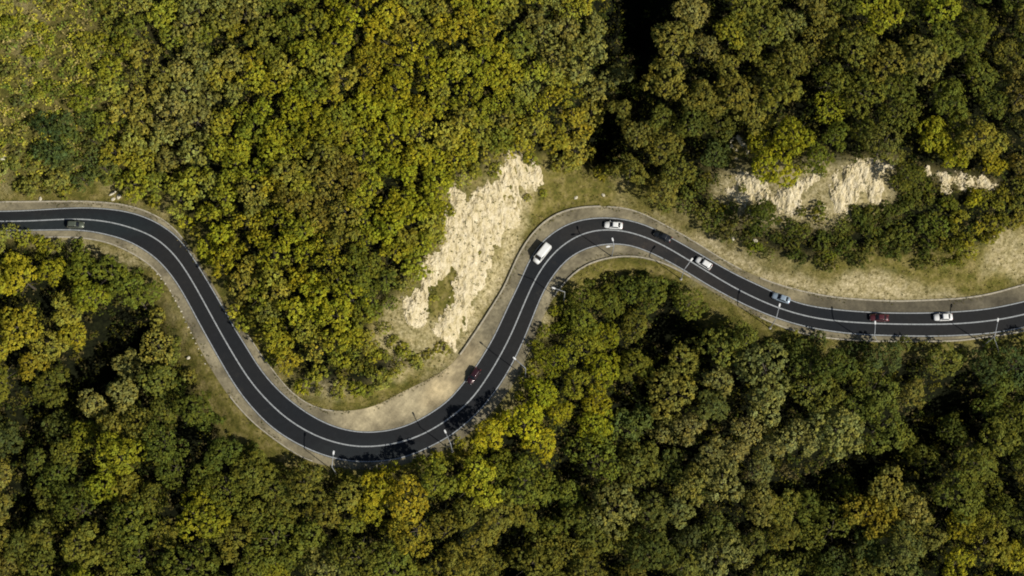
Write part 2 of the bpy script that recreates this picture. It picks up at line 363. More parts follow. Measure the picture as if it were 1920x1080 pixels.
# rock faces: rough sheets that come out of the slope
def rock_face(P, seed, label, step=.27, rag=3.0, cut=.2):
    x = np.arange(P[:, 0].min()-2, P[:, 0].max()+2, step); y = np.arange(P[:, 1].min()-2, P[:, 1].max()+2, step)
    X, Y = np.meshgrid(x, y)
    i = np.clip(np.searchsorted(GX, X)-1, 0, len(GX)-2); j = np.clip(np.searchsorted(GY, Y)-1, 0, len(GY)-2)
    u = (X-GX[i])/(GX[i+1]-GX[i]); v = (Y-GY[j])/(GY[j+1]-GY[j])
    Z = ZZ[j,i]*(1-u)*(1-v)+ZZ[j,i+1]*u*(1-v)+ZZ[j+1,i]*(1-u)*v+ZZ[j+1,i+1]*u*v
    s = sdf(X + fbm(X, Y, 4, seed, 5, .7)*rag, Y + fbm(X, Y, 4, seed+9, 5, .7)*rag, P) - cut
    ridg = 1 - np.abs(fbm(X*1.3 + Y*.5, Y*.55 - X*.2, 3.0, seed+20, 5, .6))*2
    Z = Z + .30 + np.clip(s, -1.5, 1.2)*.30 + ridg*.8 - .50 + fbm(X*1.4 + Y*.5, Y*.7 - X*.3, 2.0, seed+30, 5, .6)*.5
    keep = (s > -1.3); kc = keep[:-1, :-1] & keep[1:, :-1] & keep[:-1, 1:] & keep[1:, 1:]
    F = grid_faces(*X.shape, kc); used = np.unique(F); mp_ = np.full(X.size, -1); mp_[used] = np.arange(len(used))
    V = np.stack([X, Y, Z], -1).reshape(-1, 3)[used]
    o = link(bpy.data.objects.new("rock_face", np_mesh("rock_face", V, mp_[F], m_rock)))
    o.data.polygons.foreach_set('use_smooth', [False]*len(o.data.polygons))
    return tag(o, label, "rock face")
rock_face(SCAR1, 70, "tall ragged cream limestone scar on the hillside left of the white van")
rl = ["small cream and brown rock patch at the left end of the right hand scars", "middle cream rock scar, narrow and leaning, above the blue car",
      "broad cream rock scar with a tall right tip, widest of the right hand scars", "thin pale strip of bare rock between trees near the right edge",
      "tiny bluish pale rock patch among trees above the leftmost of the right scars"]
for k, P in enumerate(SCAR2): rock_face(P, 90 + k*11, rl[k], rag=3.6, cut=.75 if k != 3 else .2)["group"] = "pale rock scars on the right hillside"

# ---------------------------------------------------------------- road
def fill(name, P, z, m):
    from mathutils.geometry import tessellate_polygon
    V = [Vector((p[0], p[1], z)) for p in P]
    T = tessellate_polygon([V]); F = []
    for t in T:
        a, b_, c_ = (V[k] for k in t)
        F.append(t if (b_-a).cross(c_-a).z > 0 else t[::-1])
    return mesh_obj(name, V, F, m)
def offset(P, d):
    t = np.gradient(P, axis=0); t /= np.linalg.norm(t, axis=1)[:, None] + 1e-9
    return P + np.stack([-t[:, 1], t[:, 0]], 1) * d
tag(fill("road_shoulder", np.vstack([offset(U, .15), offset(L, -.15)[::-1]]), .0, m_shoulder), kind="structure")
tag(fill("road", np.vstack([offset(A, .22), offset(B, -.22)[::-1]]), .02, m_asphalt), kind="structure")
def ribbon(name, P, wdt, z, m):
    P = resample(P, 1.0); a, b_ = offset(P, wdt/2), offset(P, -wdt/2); n_ = len(P)
    V = [(*p, z) for p in a] + [(*p, z) for p in b_]
    return mesh_obj(name, V, [(k, n_+k, n_+k+1, k+1) for k in range(n_-1)], m)
tag(ribbon("centre_line", Cc, .30, .026, m_line), kind="structure")
tag(ribbon("edge_line", A, .24, .026, m_line), kind="structure")
tag(ribbon("edge_line", B, .24, .026, m_line), kind="structure")

def kerb(P, x0, x1, h, wd, label, m=None):
    lo, hi = flat(x0, 540)[0], flat(x1, 540)[0]
    Q = resample(P[(P[:, 0] >= lo) & (P[:, 0] <= hi)], 1.0); a, b_ = offset(Q, wd/2), offset(Q, -wd/2)
    V = []; F = []
    for k in range(len(Q)):
        hh = h * (1 + .06*math.sin(k*1.7)); t = .03
        V += [(*a[k], -.3), (*(a[k]*(1-.1)+b_[k]*.1), hh), (*(b_[k]*(1-.1)+a[k]*.1), hh), (*b_[k], -.3)]
    for k in range(len(Q)-1):
        i = 4*k
        F += [(i, i+1, i+5, i+4), (i+1, i+2, i+6, i+5), (i+2, i+3, i+7, i+6)]
    e = 4*(len(Q)-1); F += [(0, 3, 2, 1), (e, e+1, e+2, e+3)]
    F = [f[::-1] for f in F]
    o = mesh_obj("kerb_wall", V, F, m or m_kerb)
    return tag(o, label, "kerb wall", "low concrete kerb walls edging the road shoulders")
kerb(U, -300, 340, .22, .38, "low pale kerb wall above the upper lane near the left edge")
kerb(U, 450, 640, .20, .30, "thin kerb wall on the hillside edge at the lower bend")
kerb(U, 862, 1130, .46, .32, "kerb wall with a dark shadow line between the tall rock scar and the road")
kerb(U, 1132, 1400, .20, .34, "pale kerb wall curving above the white and black cars at the upper bend")
kerb(U, 1420, 2200, .20, .40, "long cream kerb wall above the blue car and on to the right edge")
kerb(L, 72, 300, .22, .36, "short kerb wall under the lower lane below the grey green car")
kerb(L, 440, 604, .40, .30, "kerb wall on the valley side down to the lowest lamp post")
kerb(L, 1036, 1300, .42, .32, "pale kerb wall round the inside of the upper bend")
kerb(L, 1420, 2200, .30, .36, "broken pale kerb wall on the valley side of the right hand straight")

# ---------------------------------------------------------------- vehicles
paint = {k: plain("car_paint_" + k, c_, .35, m_, 0, 1, .6) for k, (c_, m_) in dict(white=((.72,.73,.72), 0), blue=((.28,.35,.42), .2),
    black=((.012,.014,.016), .1), red=((.075,.016,.02), .1), maroon=((.035,.010,.014), .2), grey=((.10,.115,.085), .3)).items()}
m_glass = plain("tinted_car_glass", (.01,.012,.016), .08); m_rubber = plain("tyre_rubber", (.012,.012,.012), .9)
m_rim = plain("alloy_rim", (.35,.35,.36), .35, .8); m_lens = plain("headlamp_lens", (.6,.6,.58), .15); m_red = plain("tail_lamp_lens", (.35,.02,.02), .3)
m_trim = plain("black_trim", (.02,.02,.02), .6)
def loft(name, stations, m, parent, zb=.28):
    """stations: (x, half width, top height, shoulder height)"""
    V, F, n_ = [], [], 11
    for x, hw, zt, zs in stations:
        half = [(hw*.80, zb), (hw*.98, zb+.08), (hw, (zb+zs)*.5), (hw*.985, zs), (hw*.90, zt-.02)]
        pr = half + [(0, zt+.03)] + [(-y, z) for y, z in half[::-1]]
        V += [(x, y, z) for y, z in pr]
    for k in range(len(stations)-1):
        for i in range(n_-1):
            a = k*n_+i; F.append((a, a+n_, a+n_+1, a+1))
        F.append((k*n_+n_-1, (k+1)*n_+n_-1, (k+1)*n_, k*n_))
    F.append(tuple(range(n_))); F.append(tuple(range((len(stations)-1)*n_, len(stations)*n_))[::-1])
    o = mesh_obj(name, V, F, m, parent, True)
    return o
def panel(name, quad, m, parent, th=.02, nu=4, bow=.03):
    """a slightly bowed sheet over four corners, with thickness"""
    q = [Vector(p) for p in quad]; nrm = (q[1]-q[0]).cross(q[3]-q[0]).normalized(); V, F = [], []
    for s_ in (1, 0):
        for i in range(nu+1):
            for j in range(nu+1):
                u, v = i/nu, j/nu
                p = (q[0]*(1-u)+q[1]*u)*(1-v) + (q[3]*(1-u)+q[2]*u)*v
                V.append(p + nrm*((bow*(1-(2*u-1)**2)*(1-(2*v-1)**2)) + th*s_))
    k = nu+1; o = k*k
    for i in range(nu):
        for j in range(nu):
            a = i*k+j; F += [(a, a+k, a+k+1, a+1), (o+a, o+a+1, o+a+k+1, o+a+k)]
    ring = [i*k for i in range(k)] + [nu*k+j for j in range(1, k)] + [i*k+nu for i in range(nu-1, -1, -1)] + [j for j in range(nu-1, 0, -1)]
    for a, c_ in zip(ring, ring[1:]+ring[:1]): F.append((a, o+a, o+c_, c_))
    return mesh_obj(name, V, F, m, parent, True)
def disc(name, x, y, z, r, w_, m, parent, n_=20):
    V, F = [], []
    for s_, rr in ((-1, r*.9), (-.8, r), (.8, r), (1, r*.9)):
        V += [(x + rr*math.cos(2*PI*k/n_), y + s_*w_/2, z + rr*math.sin(2*PI*k/n_)) for k in range(n_)]
    for s_ in range(3):
        for k in range(n_): F.append((s_*n_+k, s_*n_+(k+1) % n_, (s_+1)*n_+(k+1) % n_, (s_+1)*n_+k))
    F += [tuple(range(n_)), tuple(range(3*n_, 4*n_))[::-1]]
    return mesh_obj(name, V, F, m, parent)
def blob(name, c_, s_, m, parent):
    V, F = [], []; n_, k_ = 10, 6
    for i in range(k_+1):
        a = -PI/2 + PI*i/k_
        for j in range(n_):
            t = 2*PI*j/n_; V.append((c_[0]+s_[0]*math.cos(a)*math.cos(t), c_[1]+s_[1]*math.cos(a)*math.sin(t), c_[2]+s_[2]*math.sin(a)))
    for i in range(k_):
        for j in range(n_): F.append((i*n_+j, i*n_+(j+1) % n_, (i+1)*n_+(j+1) % n_, (i+1)*n_+j))
    return mesh_obj(name, V, F, m, parent, True)
PI = math.pi
def make_car(name, px, py, col, label, cat="car", kind="sedan", lane=0, flip=False):
    x, y, _ = flat(px, py)
    k = int(np.argmin((Cc[:, 0]-x)**2 + (Cc[:, 1]-y)**2)); k = max(2, min(len(Cc)-3, k)); t = Cc[k+2]-Cc[k-2]
    ang = math.atan2(t[1], t[0]) + (0 if flip else PI)          # upper lane drives towards the left
    root = empty(name, (x, y, .021), ang); P = paint[col]
    tag(root, label, cat, "vehicles driving on the winding road")
    if kind == "van":
        Lh, W, H, zs = 2.75, .99, 2.35, 1.25
        st_ = [(-Lh, W*.93, 1.0, .9), (-Lh+.06, W*.97, 1.28, 1.0), (1.2, W, 1.28, 1.0), (1.9, W*.97, 1.24, .95), (2.45, W*.9, 1.05, .8), (2.72, W*.74, .8, .62)]
        gb = (-2.70, 1.95, W*.96); gt = (-2.62, 1.22, W*.86)
    else:
        Lh, W, H, zs = (2.25, .90, 1.46, .90) if kind == "sedan" else (2.1, .89, 1.55, .95)
        st_ = [(-Lh, W*.72, .78, .62), (-Lh+.12, W*.88, .93, .72), (-Lh+.5, W*.97, .96, .76), (-.6, W, .95, .76), (.7, W, .94, .76), (1.2, W*.97, .90, .72), (Lh-.35, W*.90, .80, .64), (Lh-.08, W*.76, .70, .55), (Lh, W*.60, .60, .5)]
        if kind == "sedan": gb = (-1.72, 1.05, W*.90); gt = (-1.05, .22, W*.70)
        else: gb = (-2.02, 1.02, W*.91); gt = (-1.72, .28, W*.74)
        zs = .93
    body = loft("body", st_, P, root)
    (b0, b1, bw), (t0, t1, tw) = gb, gt; zt = H - .05
    # cabin: painted pillars under the roof, glass panels proud of them
    V = [(b0, -bw, zs-.05), (b1, -bw, zs-.05), (b1, bw, zs-.05), (b0, bw, zs-.05), (t0, -tw, zt), (t1, -tw, zt), (t1, tw, zt), (t0, tw, zt)]
    mesh_obj("cabin", V, [(0,1,5,4), (1,2,6,5), (2,3,7,6), (3,0,4,7), (4,5,6,7)], P, root)
    def lerp3(a, b_, u): return tuple(a[i]*(1-u)+b_[i]*u for i in range(3))
    def sub(q, u0, u1, v0, v1):
        f = lambda u, v: lerp3(lerp3(q[0], q[1], u), lerp3(q[3], q[2], u), v)
        return [f(u0, v0), f(u1, v0), f(u1, v1), f(u0, v1)]
    panel("windshield", sub([V[1], V[2], V[6], V[5]], .06, .94, .10, .94), m_glass, root)
    if kind == "van":
        panel("side_window", sub([V[0], V[1], V[5], V[4]], .74, .93, .25, .88), m_glass, root, bow=0)
        panel("side_window", sub([V[2], V[3], V[7], V[6]], .07, .26, .25, .88), m_glass, root, bow=0)
        panel("rear_window", sub([V[3], V[0], V[4], V[7]], .1, .9, .45, .9), m_glass, root, bow=0)
    else:
        panel("rear_window", sub([V[3], V[0], V[4], V[7]], .08, .92, .12, .92), m_glass, root)
        panel("side_window", sub([V[0], V[1], V[5], V[4]], .08, .95, .15, .92), m_glass, root, bow=.01)
        panel("side_window", sub([V[2], V[3], V[7], V[6]], .05, .92, .15, .92), m_glass, root, bow=.01)
    panel("roof", [(t0-.02, -tw-.01, zt+.01), (t1+.02, -tw-.01, zt+.01), (t1+.02, tw+.01, zt+.01), (t0-.02, tw+.01, zt+.01)], P, root, .03, 6, .05)
    ax = (-1.75, 1.75) if kind == "van" else (-1.35, 1.38)
    for xx in ax:
        for s_ in (-1, 1):
            wl = disc("wheel", xx, s_*(W-.10), .33, .20, .235, m_rim, root); disc("tyre", xx, s_*(W-.105), .33, .33, .22, m_rubber, wl)
    for s_ in (-1, 1):
        blob("headlight", (st_[-2][0]-.06, s_*st_[-2][1]*.80, st_[-2][2]-.10), (.16, .14, .08), m_lens, root)
        blob("tail_light", (-Lh+.05, s_*W*.70, .78 if kind != "van" else 1.0), (.09, .14, .09), m_red, root)
        blob("mirror", (b1-.15, s_*(bw+.13), zs+.10), (.08, .13, .07), P, root)
    mesh_obj("number_plate", [(-Lh-.01, -.26, .5), (-Lh-.01, .26, .5), (-Lh-.01, .26, .62), (-Lh-.01, -.26, .62)], [(0, 3, 2, 1)], m_lens, root)
    return root
make_car("van", 1016, 478, "white", "long white van driving down past the tall rock scar", "van", "van")
make_car("car", 1150, 424, "white", "white car in the upper lane at the very crest of the upper bend")
make_car("car", 1242, 444, "black", "black car, nearly lost on the asphalt, between two white cars")
make_car("car", 1319, 495, "white", "white car beside the tip of a lamp arm just right of the black car", kind="hatch")
make_car("car", 1464, 560, "blue", "pale grey blue car above a lamp head on the right hand straight")
make_car("car", 1647, 597, "red", "dark red car in the upper lane left of the rightmost white car")
make_car("car", 1767, 596, "white", "white car farthest to the right, ahead of the last lamp post")
make_car("car", 888, 706, "maroon", "near black maroon car by the gravel lay by between the two bends", kind="hatch")
make_car("car", 143, 423, "grey", "grey green car alone in the lower lane near the left edge", kind="hatch", flip=True)

# ---------------------------------------------------------------- street lamps
m_steel = plain("galvanised_steel", (.27,.285,.30), .5, .3, .12, 3); m_lamp = plain("lamp_head_shell", (.72,.73,.72), .5)
m_conc = plain("footing_concrete", (.3,.29,.26), .9, 0, .2, 4)
def tube(name, pts, radii, m, parent, n_=10, cap=True):
    V, F = [], []; P = [Vector(p) for p in pts]
    for i, p in enumerate(P):
        t = (P[min(i+1, len(P)-1)] - P[max(i-1, 0)]).normalized()
        u = t.cross(Vector((0, 0, 1))) if abs(t.z) < .95 else t.cross(Vector((1, 0, 0))); u.normalize(); v = t.cross(u)
        V += [p + (u*math.cos(2*PI*k/n_) + v*math.sin(2*PI*k/n_))*radii[i] for k in range(n_)]
    for i in range(len(P)-1):
        for k in range(n_): F.append((i*n_+k, i*n_+(k+1) % n_, (i+1)*n_+(k+1) % n_, (i+1)*n_+k))
    if cap: F += [tuple(range(n_))[::-1], tuple(range((len(P)-1)*n_, len(P)*n_))]
    return mesh_obj(name, V, F, m, parent, True)
def lamp(base, head, label, twin=False, brace=False):
    bx, by, _ = flat(*base); bz = hz(bx, by)
    H = 8.3; hx, hy, _ = flat(*head, 8.75); root = empty("street_lamp", (bx, by, bz))
    tag(root, label, "street lamp", "street lamps along the valley side of the road")
    top = Vector((0, 0, H - bz)); d = Vector((hx-bx, hy-by, 0)); ln = d.length
    if twin: d = d.normalized(); ln = 1.6
    else: ln = min(ln, 3.6); d = d.normalized()
    tube("pole", [(0, 0, 0), (0, 0, 1.2), top], [.13, .11, .07], m_steel, root)
    tube("footing", [(0, 0, -.4), (0, 0, .12), (0, 0, .16)], [.34, .34, .28], m_conc, root)
    def arm(dv, l_):
        pts = [top + dv*(l_*u) + Vector((0, 0, .45*math.sin(u*PI/2) + .02)) for u in (0, .15, .35, .6, .85, 1)]
        tube("arm", pts, [.10, .095, .09, .085, .08, .075], m_steel, root)
        hc = pts[-1]; s_ = Vector((-dv.y, dv.x, 0)); V = []
        for u, w_, zz in ((-.15, .10, .02), (.05, .19, .05), (.55, .22, .06), (.85, .15, .02)):
            c_ = hc + dv*u
            V += [c_ - s_*w_ + Vector((0, 0, -.07)), c_ + s_*w_ + Vector((0, 0, -.07)), c_ + s_*w_*.8 + Vector((0, 0, zz)), c_ - s_*w_*.8 + Vector((0, 0, zz))]
        F = [(0, 1, 2, 3), (15, 14, 13, 12)]
        for i in range(3):
            for k in range(4): a, b_ = i*4+k, i*4+(k+1) % 4; F.append((b_, a, a+4, b_+4))
        mesh_obj("lamp_head", V, F, m_lamp, root)
    if twin:
        s_ = Vector((-d.y, d.x, 0))
        arm((d*.55 + s_*.55).normalized(), 1.1); arm((d*.55 - s_*.55).normalized(), 1.1)
    else: arm(d, ln)
    if brace: tube("brace", [top*.93, Vector((2.6, -1.7, 2.2 - bz))*1.0, Vector((3.4, -2.2, -.4))], [.05, .05, .05], m_steel, root)
    return root
lamp((630,887), (625,852), "lamp post at the bottom of the lower bend, its arm over the lower lane")
lamp((848,846), (836,812), "lamp post over tree shadows between the lower bend and the maroon car")
lamp((985,706), (967,674), "lamp post with a bent arm to the right of the maroon car")
lamp((1057,566), (1041,541), "lamp post at the tree edge between the white van and the trees")
lamp((1147,481), (1140,453), "lamp post with twin white heads below the car at the upper bend", twin=True)
lamp((1277,523), (1295,489), "lamp post whose arm ends beside a white car at the centre line")
lamp((1444,615), (1461,575), "lamp post whose head sits just under the pale blue car")
lamp((1625,643), (1641,608), "braced lamp post just below the dark red car", brace=True)
lamp((1845,647), (1871,601), "braced lamp post nearest the right edge, its arm crossing the lower lane", brace=True)

# ---------------------------------------------------------------- loose stones
m_stone = plain("pale_loose_stone", (.52,.48,.37), .9, 0, .25, 3)
def stone_mesh(seed):
    rs = random.Random(seed); V, F = [], []; n_, k_ = 8, 5
    for i in range(k_+1):
        a = -PI/2 + PI*i/k_
        for j in range(n_):
            t = 2*PI*j/n_ + rs.uniform(-.15, .15); q = rs.uniform(.78, 1.15)
            V.append((q*math.cos(a)*math.cos(t), q*.75*math.cos(a)*math.sin(t), q*.6*math.sin(a)))
    for i in range(k_):
        for j in range(n_): F.append((i*n_+j, i*n_+(j+1) % n_, (i+1)*n_+(j+1) % n_, (i+1)*n_+j))
    me = bpy.data.meshes.new("stone"); me.from_pydata(V, [], F); me.materials.append(m_stone); me.update(); return me
stones = [stone_mesh(k) for k in range(5)]
rnd = random.Random(5)
def stone(px, py, s_, label, group=None, rz=None):
    x, y, z = ground_at(px, py)
    o = link(bpy.data.objects.new("stone", stones[rnd.randrange(5)])); o.location = (x, y, z + s_*.25); o.scale = (s_, s_, s_*.8)
    o.rotation_euler = (0, 0, rz if rz is not None else rnd.uniform(0, 6)); return tag(o, label, "stone", group)
g = "white stones above the road near the left edge"
a_ = stone(212, 363, 1.0, "longest white stone of the group above the left road", g, .6); a_.scale = (1.25, .5, .5)
stone(223, 369, .75, "right hand white stone of the group above the left road", g)
stone(212, 374, .65, "lowest white stone of the group above the left road", g)
stone(76, 373, .55, "small pale stone beside the kerb at the far left", None)
stone(354, 671, .55, "single white stone on grass left of the descending road", None)
stone(1080, 371, .55, "orange white stone on the grass above the upper bend", None)
stone(1131, 366, .5, "pale stone on the grass left of the dark gully mouth", None)
stone(8, 296, 1.1, "pale stone outcrop at the left edge in scrub", None)
stone(1374, 448, .6, "white stone in scrub above the dry grass bank, left one", None); stone(1416, 452, .7, "white stone in scrub above the dry grass bank, right one", None)
row = [(287,500),(297,512),(304,521),(312,530),(321,543),(326,553),(331,562),(337,573),(342,582),(346,593),(350,602),(355,612),(360,622),(364,632),(369,642),(374,652),(380,664),(387,680)]
for k, (x_, y_) in enumerate(row):
    nth = "topmost second third fourth fifth sixth seventh eighth ninth tenth eleventh twelfth thirteenth fourteenth fifteenth sixteenth seventeenth lowest".split()[k]
    stone(x_ - 2, y_ + 2, rnd.uniform(.19, .28), nth + " pale stone down the row on the descending road's left shoulder", "row of small pale stones on the left shoulder")

# ---------------------------------------------------------------- foliage meshes
NR = np.random.RandomState(11)
def leaves(C_, Nn, per, spread, size, cc, rs):
    """leaf faces round each clump centre C_ with outward direction Nn"""
    n_ = len(C_) * per
    c = np.repeat(C_, per, 0); nn = np.repeat(Nn, per, 0)
    off = rs.normal(size=(n_, 3)); off /= np.linalg.norm(off, axis=1)[:, None]
    off += nn * .55; off *= (rs.rand(n_, 1) ** .55) * 1.22 * np.repeat(spread, per)[:, None]; off[:, 2] *= .75
    p = c + off
    nr = off / (np.linalg.norm(off, axis=1)[:, None] + 1e-6) * .5 + nn * .45 + np.array([0, 0, .55]) + rs.normal(size=(n_, 3)) * .40
    nr /= np.linalg.norm(nr, axis=1)[:, None]
    t = np.cross(nr, rs.normal(size=(n_, 3))); t /= np.linalg.norm(t, axis=1)[:, None]; b_ = np.cross(nr, t)
    s = size * rs.uniform(.65, 1.25, (n_, 1)); k = rs.uniform(.45, .75, (n_, 1))
    V = np.stack([p + t*s, p + b_*s*k + t*s*.1, p - t*s*.9 - nr*s*.12, p - b_*s*k + t*s*.1], 1).reshape(-1, 3)
    F = np.arange(n_*4).reshape(-1, 4)
    col = np.repeat(np.repeat(cc, per, 0) * rs.uniform(.85, 1.15, (n_, 1)), 4, 0)
    return V, F, col
def crown_mesh(Rr, seed, flat_=.75, cl=(.62, 1.0), per=26, leaf=.30, dens=1.0, nlobe=(9, 15), lobe=(.22, .40), reach=.78):
    rs = np.random.RandomState(seed)
    nl = rs.randint(*nlobe); ang = rs.rand(nl)*2*PI; rad = Rr*np.sqrt(rs.uniform(.05, 1, nl))*reach; rad[0] = Rr*.1
    lc = np.stack([np.cos(ang)*rad, np.sin(ang)*rad, Rr*flat_*(.62 - .42*(rad/Rr)**1.5) + rs.uniform(-.20, .20, nl)*Rr], 1)
    lr = Rr*rs.uniform(*lobe, nl); lr[0] = Rr*.42
    C_, N_, Sp = [], [], []
    tries = int(Rr*Rr*26*dens)
    for _ in range(tries):
        k = rs.randint(nl); v = rs.normal(size=3); v[2] = v[2]*.9 + .35; v /= np.linalg.norm(v)
        if v[2] < -.45: continue
        p = lc[k] + v*lr[k]*rs.uniform(.86, 1.08)*np.array([1, 1, .85])
        if any(np.linalg.norm((p-lc[j])/np.array([1, 1, .85])) < lr[j]*.86 for j in range(nl) if j != k): continue
        s = rs.uniform(*cl)
        if C_ and np.min(np.linalg.norm(np.array(C_)-p, axis=1)) < s*1.12: continue
        C_.append(p); N_.append(v); Sp.append(s*.72)
    C_, N_, Sp = np.array(C_), np.array(N_), np.array(Sp)
    hue = rs.uniform(-1, 1, (len(C_), 1)); br = rs.uniform(.66, 1.34, (len(C_), 1))
    cc = br * np.hstack([1+.10*hue, 1+0*hue, 1-.25*hue])
    V, F, col = leaves(C_, N_, per, Sp, leaf, cc, rs)
    V[:, 2] -= 0
    return np_mesh("crown", V, F, m_leaf, col), len(F)
def trunk_mesh(h, Rr, seed, r0):
    rs = np.random.RandomState(seed); V, F = [], []
    def seg(pts, rad, n_=7):
        base = len(V); P = [Vector(p) for p in pts]
        for i, p in enumerate(P):
            t = (P[min(i+1, len(P)-1)] - P[max(i-1, 0)]).normalized(); u = t.cross(Vector((.3, 1, .1))).normalized(); v = t.cross(u)
            for k in range(n_): V.append(tuple(p + (u*math.cos(2*PI*k/n_)+v*math.sin(2*PI*k/n_))*rad[i]))
        for i in range(len(P)-1):
            for k in range(n_): F.append((base+i*n_+k, base+i*n_+(k+1) % n_, base+(i+1)*n_+(k+1) % n_, base+(i+1)*n_+k))
    w1 = rs.uniform(-.25, .25, 2)
    seg([(0, 0, -1.2), (0, 0, .3), (w1[0], w1[1], h*.5), (w1[0]*1.5, w1[1]*1.5, h), (w1[0], w1[1], h+Rr*.55)], [r0*1.5, r0*1.1, r0*.85, r0*.6, r0*.15])
    for k in range(7):
        a = 2*PI*k/7 + rs.uniform(-.3, .3); z0 = h*rs.uniform(.6, 1.05); l_ = Rr*rs.uniform(.55, .85)
        dx, dy = math.cos(a), math.sin(a)
        seg([(w1[0], w1[1], z0), (dx*l_*.45, dy*l_*.45, z0+l_*.35), (dx*l_, dy*l_, z0+l_*.55)], [r0*.5, r0*.3, r0*.08], 5)
    me = bpy.data.meshes.new("trunk"); me.from_pydata(V, [], F); me.materials.append(m_bark)
    me.polygons.foreach_set("use_smooth", [True]*len(F)); me.update(); return me
KINDS = {}
tot = 0
def kind(name, Rr, h, n_, r0, **kw):
    global tot
    L_ = []
    for s_ in range(n_):
        k_ = dict(kw)
        if s_ % 6 == 5: k_["per"] = int(k_["per"]*.5)      # thin crowns that show their limbs
        me, c_ = crown_mesh(Rr, 100*len(KINDS)+s_, **k_); tot += c_
        L_.append((me, trunk_mesh(h, Rr, 700+10*len(KINDS)+s_, r0)))
    KINDS[name] = (Rr, h, L_)
kind("hill", 3.35, 3.2, 16, .14, flat_=.46, cl=(.34, .70), per=18, leaf=.24, dens=1.9, nlobe=(12, 19), lobe=(.17, .31), reach=.92)
kind("broad", 5.2, 6.6, 18, .24, flat_=.74, cl=(.40, .85), per=22, leaf=.26, dens=1.5)
kind("shrub", 1.9, .5, 6, .07, flat_=.65, cl=(.36, .6), per=20, leaf=.22, dens=1.8, nlobe=(5, 9), lobe=(.3, .5), reach=.65)
print("leaf faces", tot)

# ---------------------------------------------------------------- planting
YEL, OLI, GRN, DRK, TEA, BRN, TAN, LIM, RED, ORG = "yellow", "olive", "green", "dark green", "blue green", "brownish", "grey olive", "yellow green", "reddish brown", "orange yellow"
PAL = "pale olive"  # brighter copy of olive; on the hill it carries the sun-facing slope's light
COL = {YEL: (.335,.310,.013), LIM: (.290,.295,.014), OLI: (.185,.176,.027), PAL: (.315,.295,.050), GRN: (.128,.146,.019), DRK: (.072,.093,.014), TEA: (.055,.088,.028),
       BRN: (.210,.180,.038), TAN: (.250,.240,.068), RED: (.190,.125,.032), ORG: (.310,.260,.018)}
# spots of colour seen in the photo: x, y, radius, colour name
SPOTS = [(110,235,65,TEA),(170,300,50,TEA),(40,130,50,YEL),(30,95,45,LIM),(60,40,70,LIM),(20,200,40,LIM),(180,60,50,GRN),(230,300,40,YEL),(250,200,60,OLI),(420,30,80,TAN),(380,150,70,TAN),
 (320,240,60,TAN),(700,40,90,YEL),(720,90,70,ORG),(520,40,60,GRN),(850,90,60,YEL),(930,130,60,LIM),(880,60,50,ORG),(1060,60,70,TAN),(1120,130,60,TAN),(1040,200,50,YEL),(1080,250,60,ORG),
 (600,330,90,BRN),(720,280,70,LIM),(430,250,60,LIM),(440,330,60,LIM),(540,230,70,LIM),(380,440,60,LIM),(470,380,60,YEL),(450,590,35,RED),(430,545,30,BRN),(555,690,40,ORG),(640,600,60,LIM),(700,600,40,GRN),(680,520,60,GRN),
 (760,640,35,GRN),(800,655,40,OLI),(650,700,50,GRN),(750,420,80,LIM),(1190,150,60,TAN),(1190,230,50,BRN),(1190,300,60,OLI),(1280,60,70,TAN),(1370,270,45,TEA),(1230,210,40,GRN),(1430,120,80,OLI),(1500,200,70,LIM),
 (1560,100,80,OLI),(1650,60,60,LIM),(1600,250,50,GRN),(1700,170,80,GRN),(1850,70,80,GRN),(1810,300,60,YEL),(1880,250,50,OLI),(1700,30,50,DRK),(1450,290,60,YEL),(1290,370,30,GRN),(1390,400,40,BRN),(1430,460,30,TEA),
 (1400,300,30,TEA),(1660,450,60,GRN),(1740,470,60,GRN),(1560,460,60,OLI),(1850,400,50,GRN),(1450,430,40,DRK),(1630,390,40,DRK),
 (30,570,60,YEL),(40,640,55,ORG),(100,610,50,OLI),(20,470,50,OLI),(60,480,40,LIM),(290,590,50,GRN),(180,540,90,GRN),(220,740,80,TAN),(230,800,70,OLI),(90,720,60,DRK),(60,860,90,TEA),(20,900,80,BRN),(170,900,70,LIM),
 (320,760,60,GRN),(420,800,60,DRK),(260,880,60,OLI),(420,920,80,GRN),(130,1000,80,OLI),(300,1000,70,GRN),(560,960,60,OLI),(690,920,70,YEL),(780,950,60,ORG),(850,880,60,YEL),(900,850,60,YEL),(620,1040,80,GRN),
 (960,800,70,YEL),(930,760,30,ORG),(1000,740,70,LIM),(1080,740,60,YEL),(1135,655,40,YEL),(1060,630,60,LIM),(1120,590,50,GRN),(1200,540,60,GRN),(1180,520,50,GRN),(1060,680,60,LIM),(1100,800,70,LIM),(1150,850,60,GRN),
 (880,980,90,OLI),(1010,960,80,GRN),(1050,1040,70,OLI),(1340,780,90,TAN),(1400,720,70,TAN),(1300,700,60,OLI),(1440,800,60,TAN),(1540,780,50,TAN),(1290,930,70,OLI),(1250,860,60,DRK),(1690,740,30,LIM),(1640,680,50,TEA),(1620,760,70,GRN),
 (1740,680,60,OLI),(1860,680,70,TEA),(1860,800,80,GRN),(1800,850,70,GRN),(1700,920,60,BRN),(1650,950,50,ORG),(1580,1000,70,TEA),(1520,900,60,GRN),(1860,1040,70,YEL),(1820,1010,50,YEL),(1890,940,60,GRN),(1760,980,50,BRN),(1480,1040,80,OLI),(1700,1050,60,TEA)]
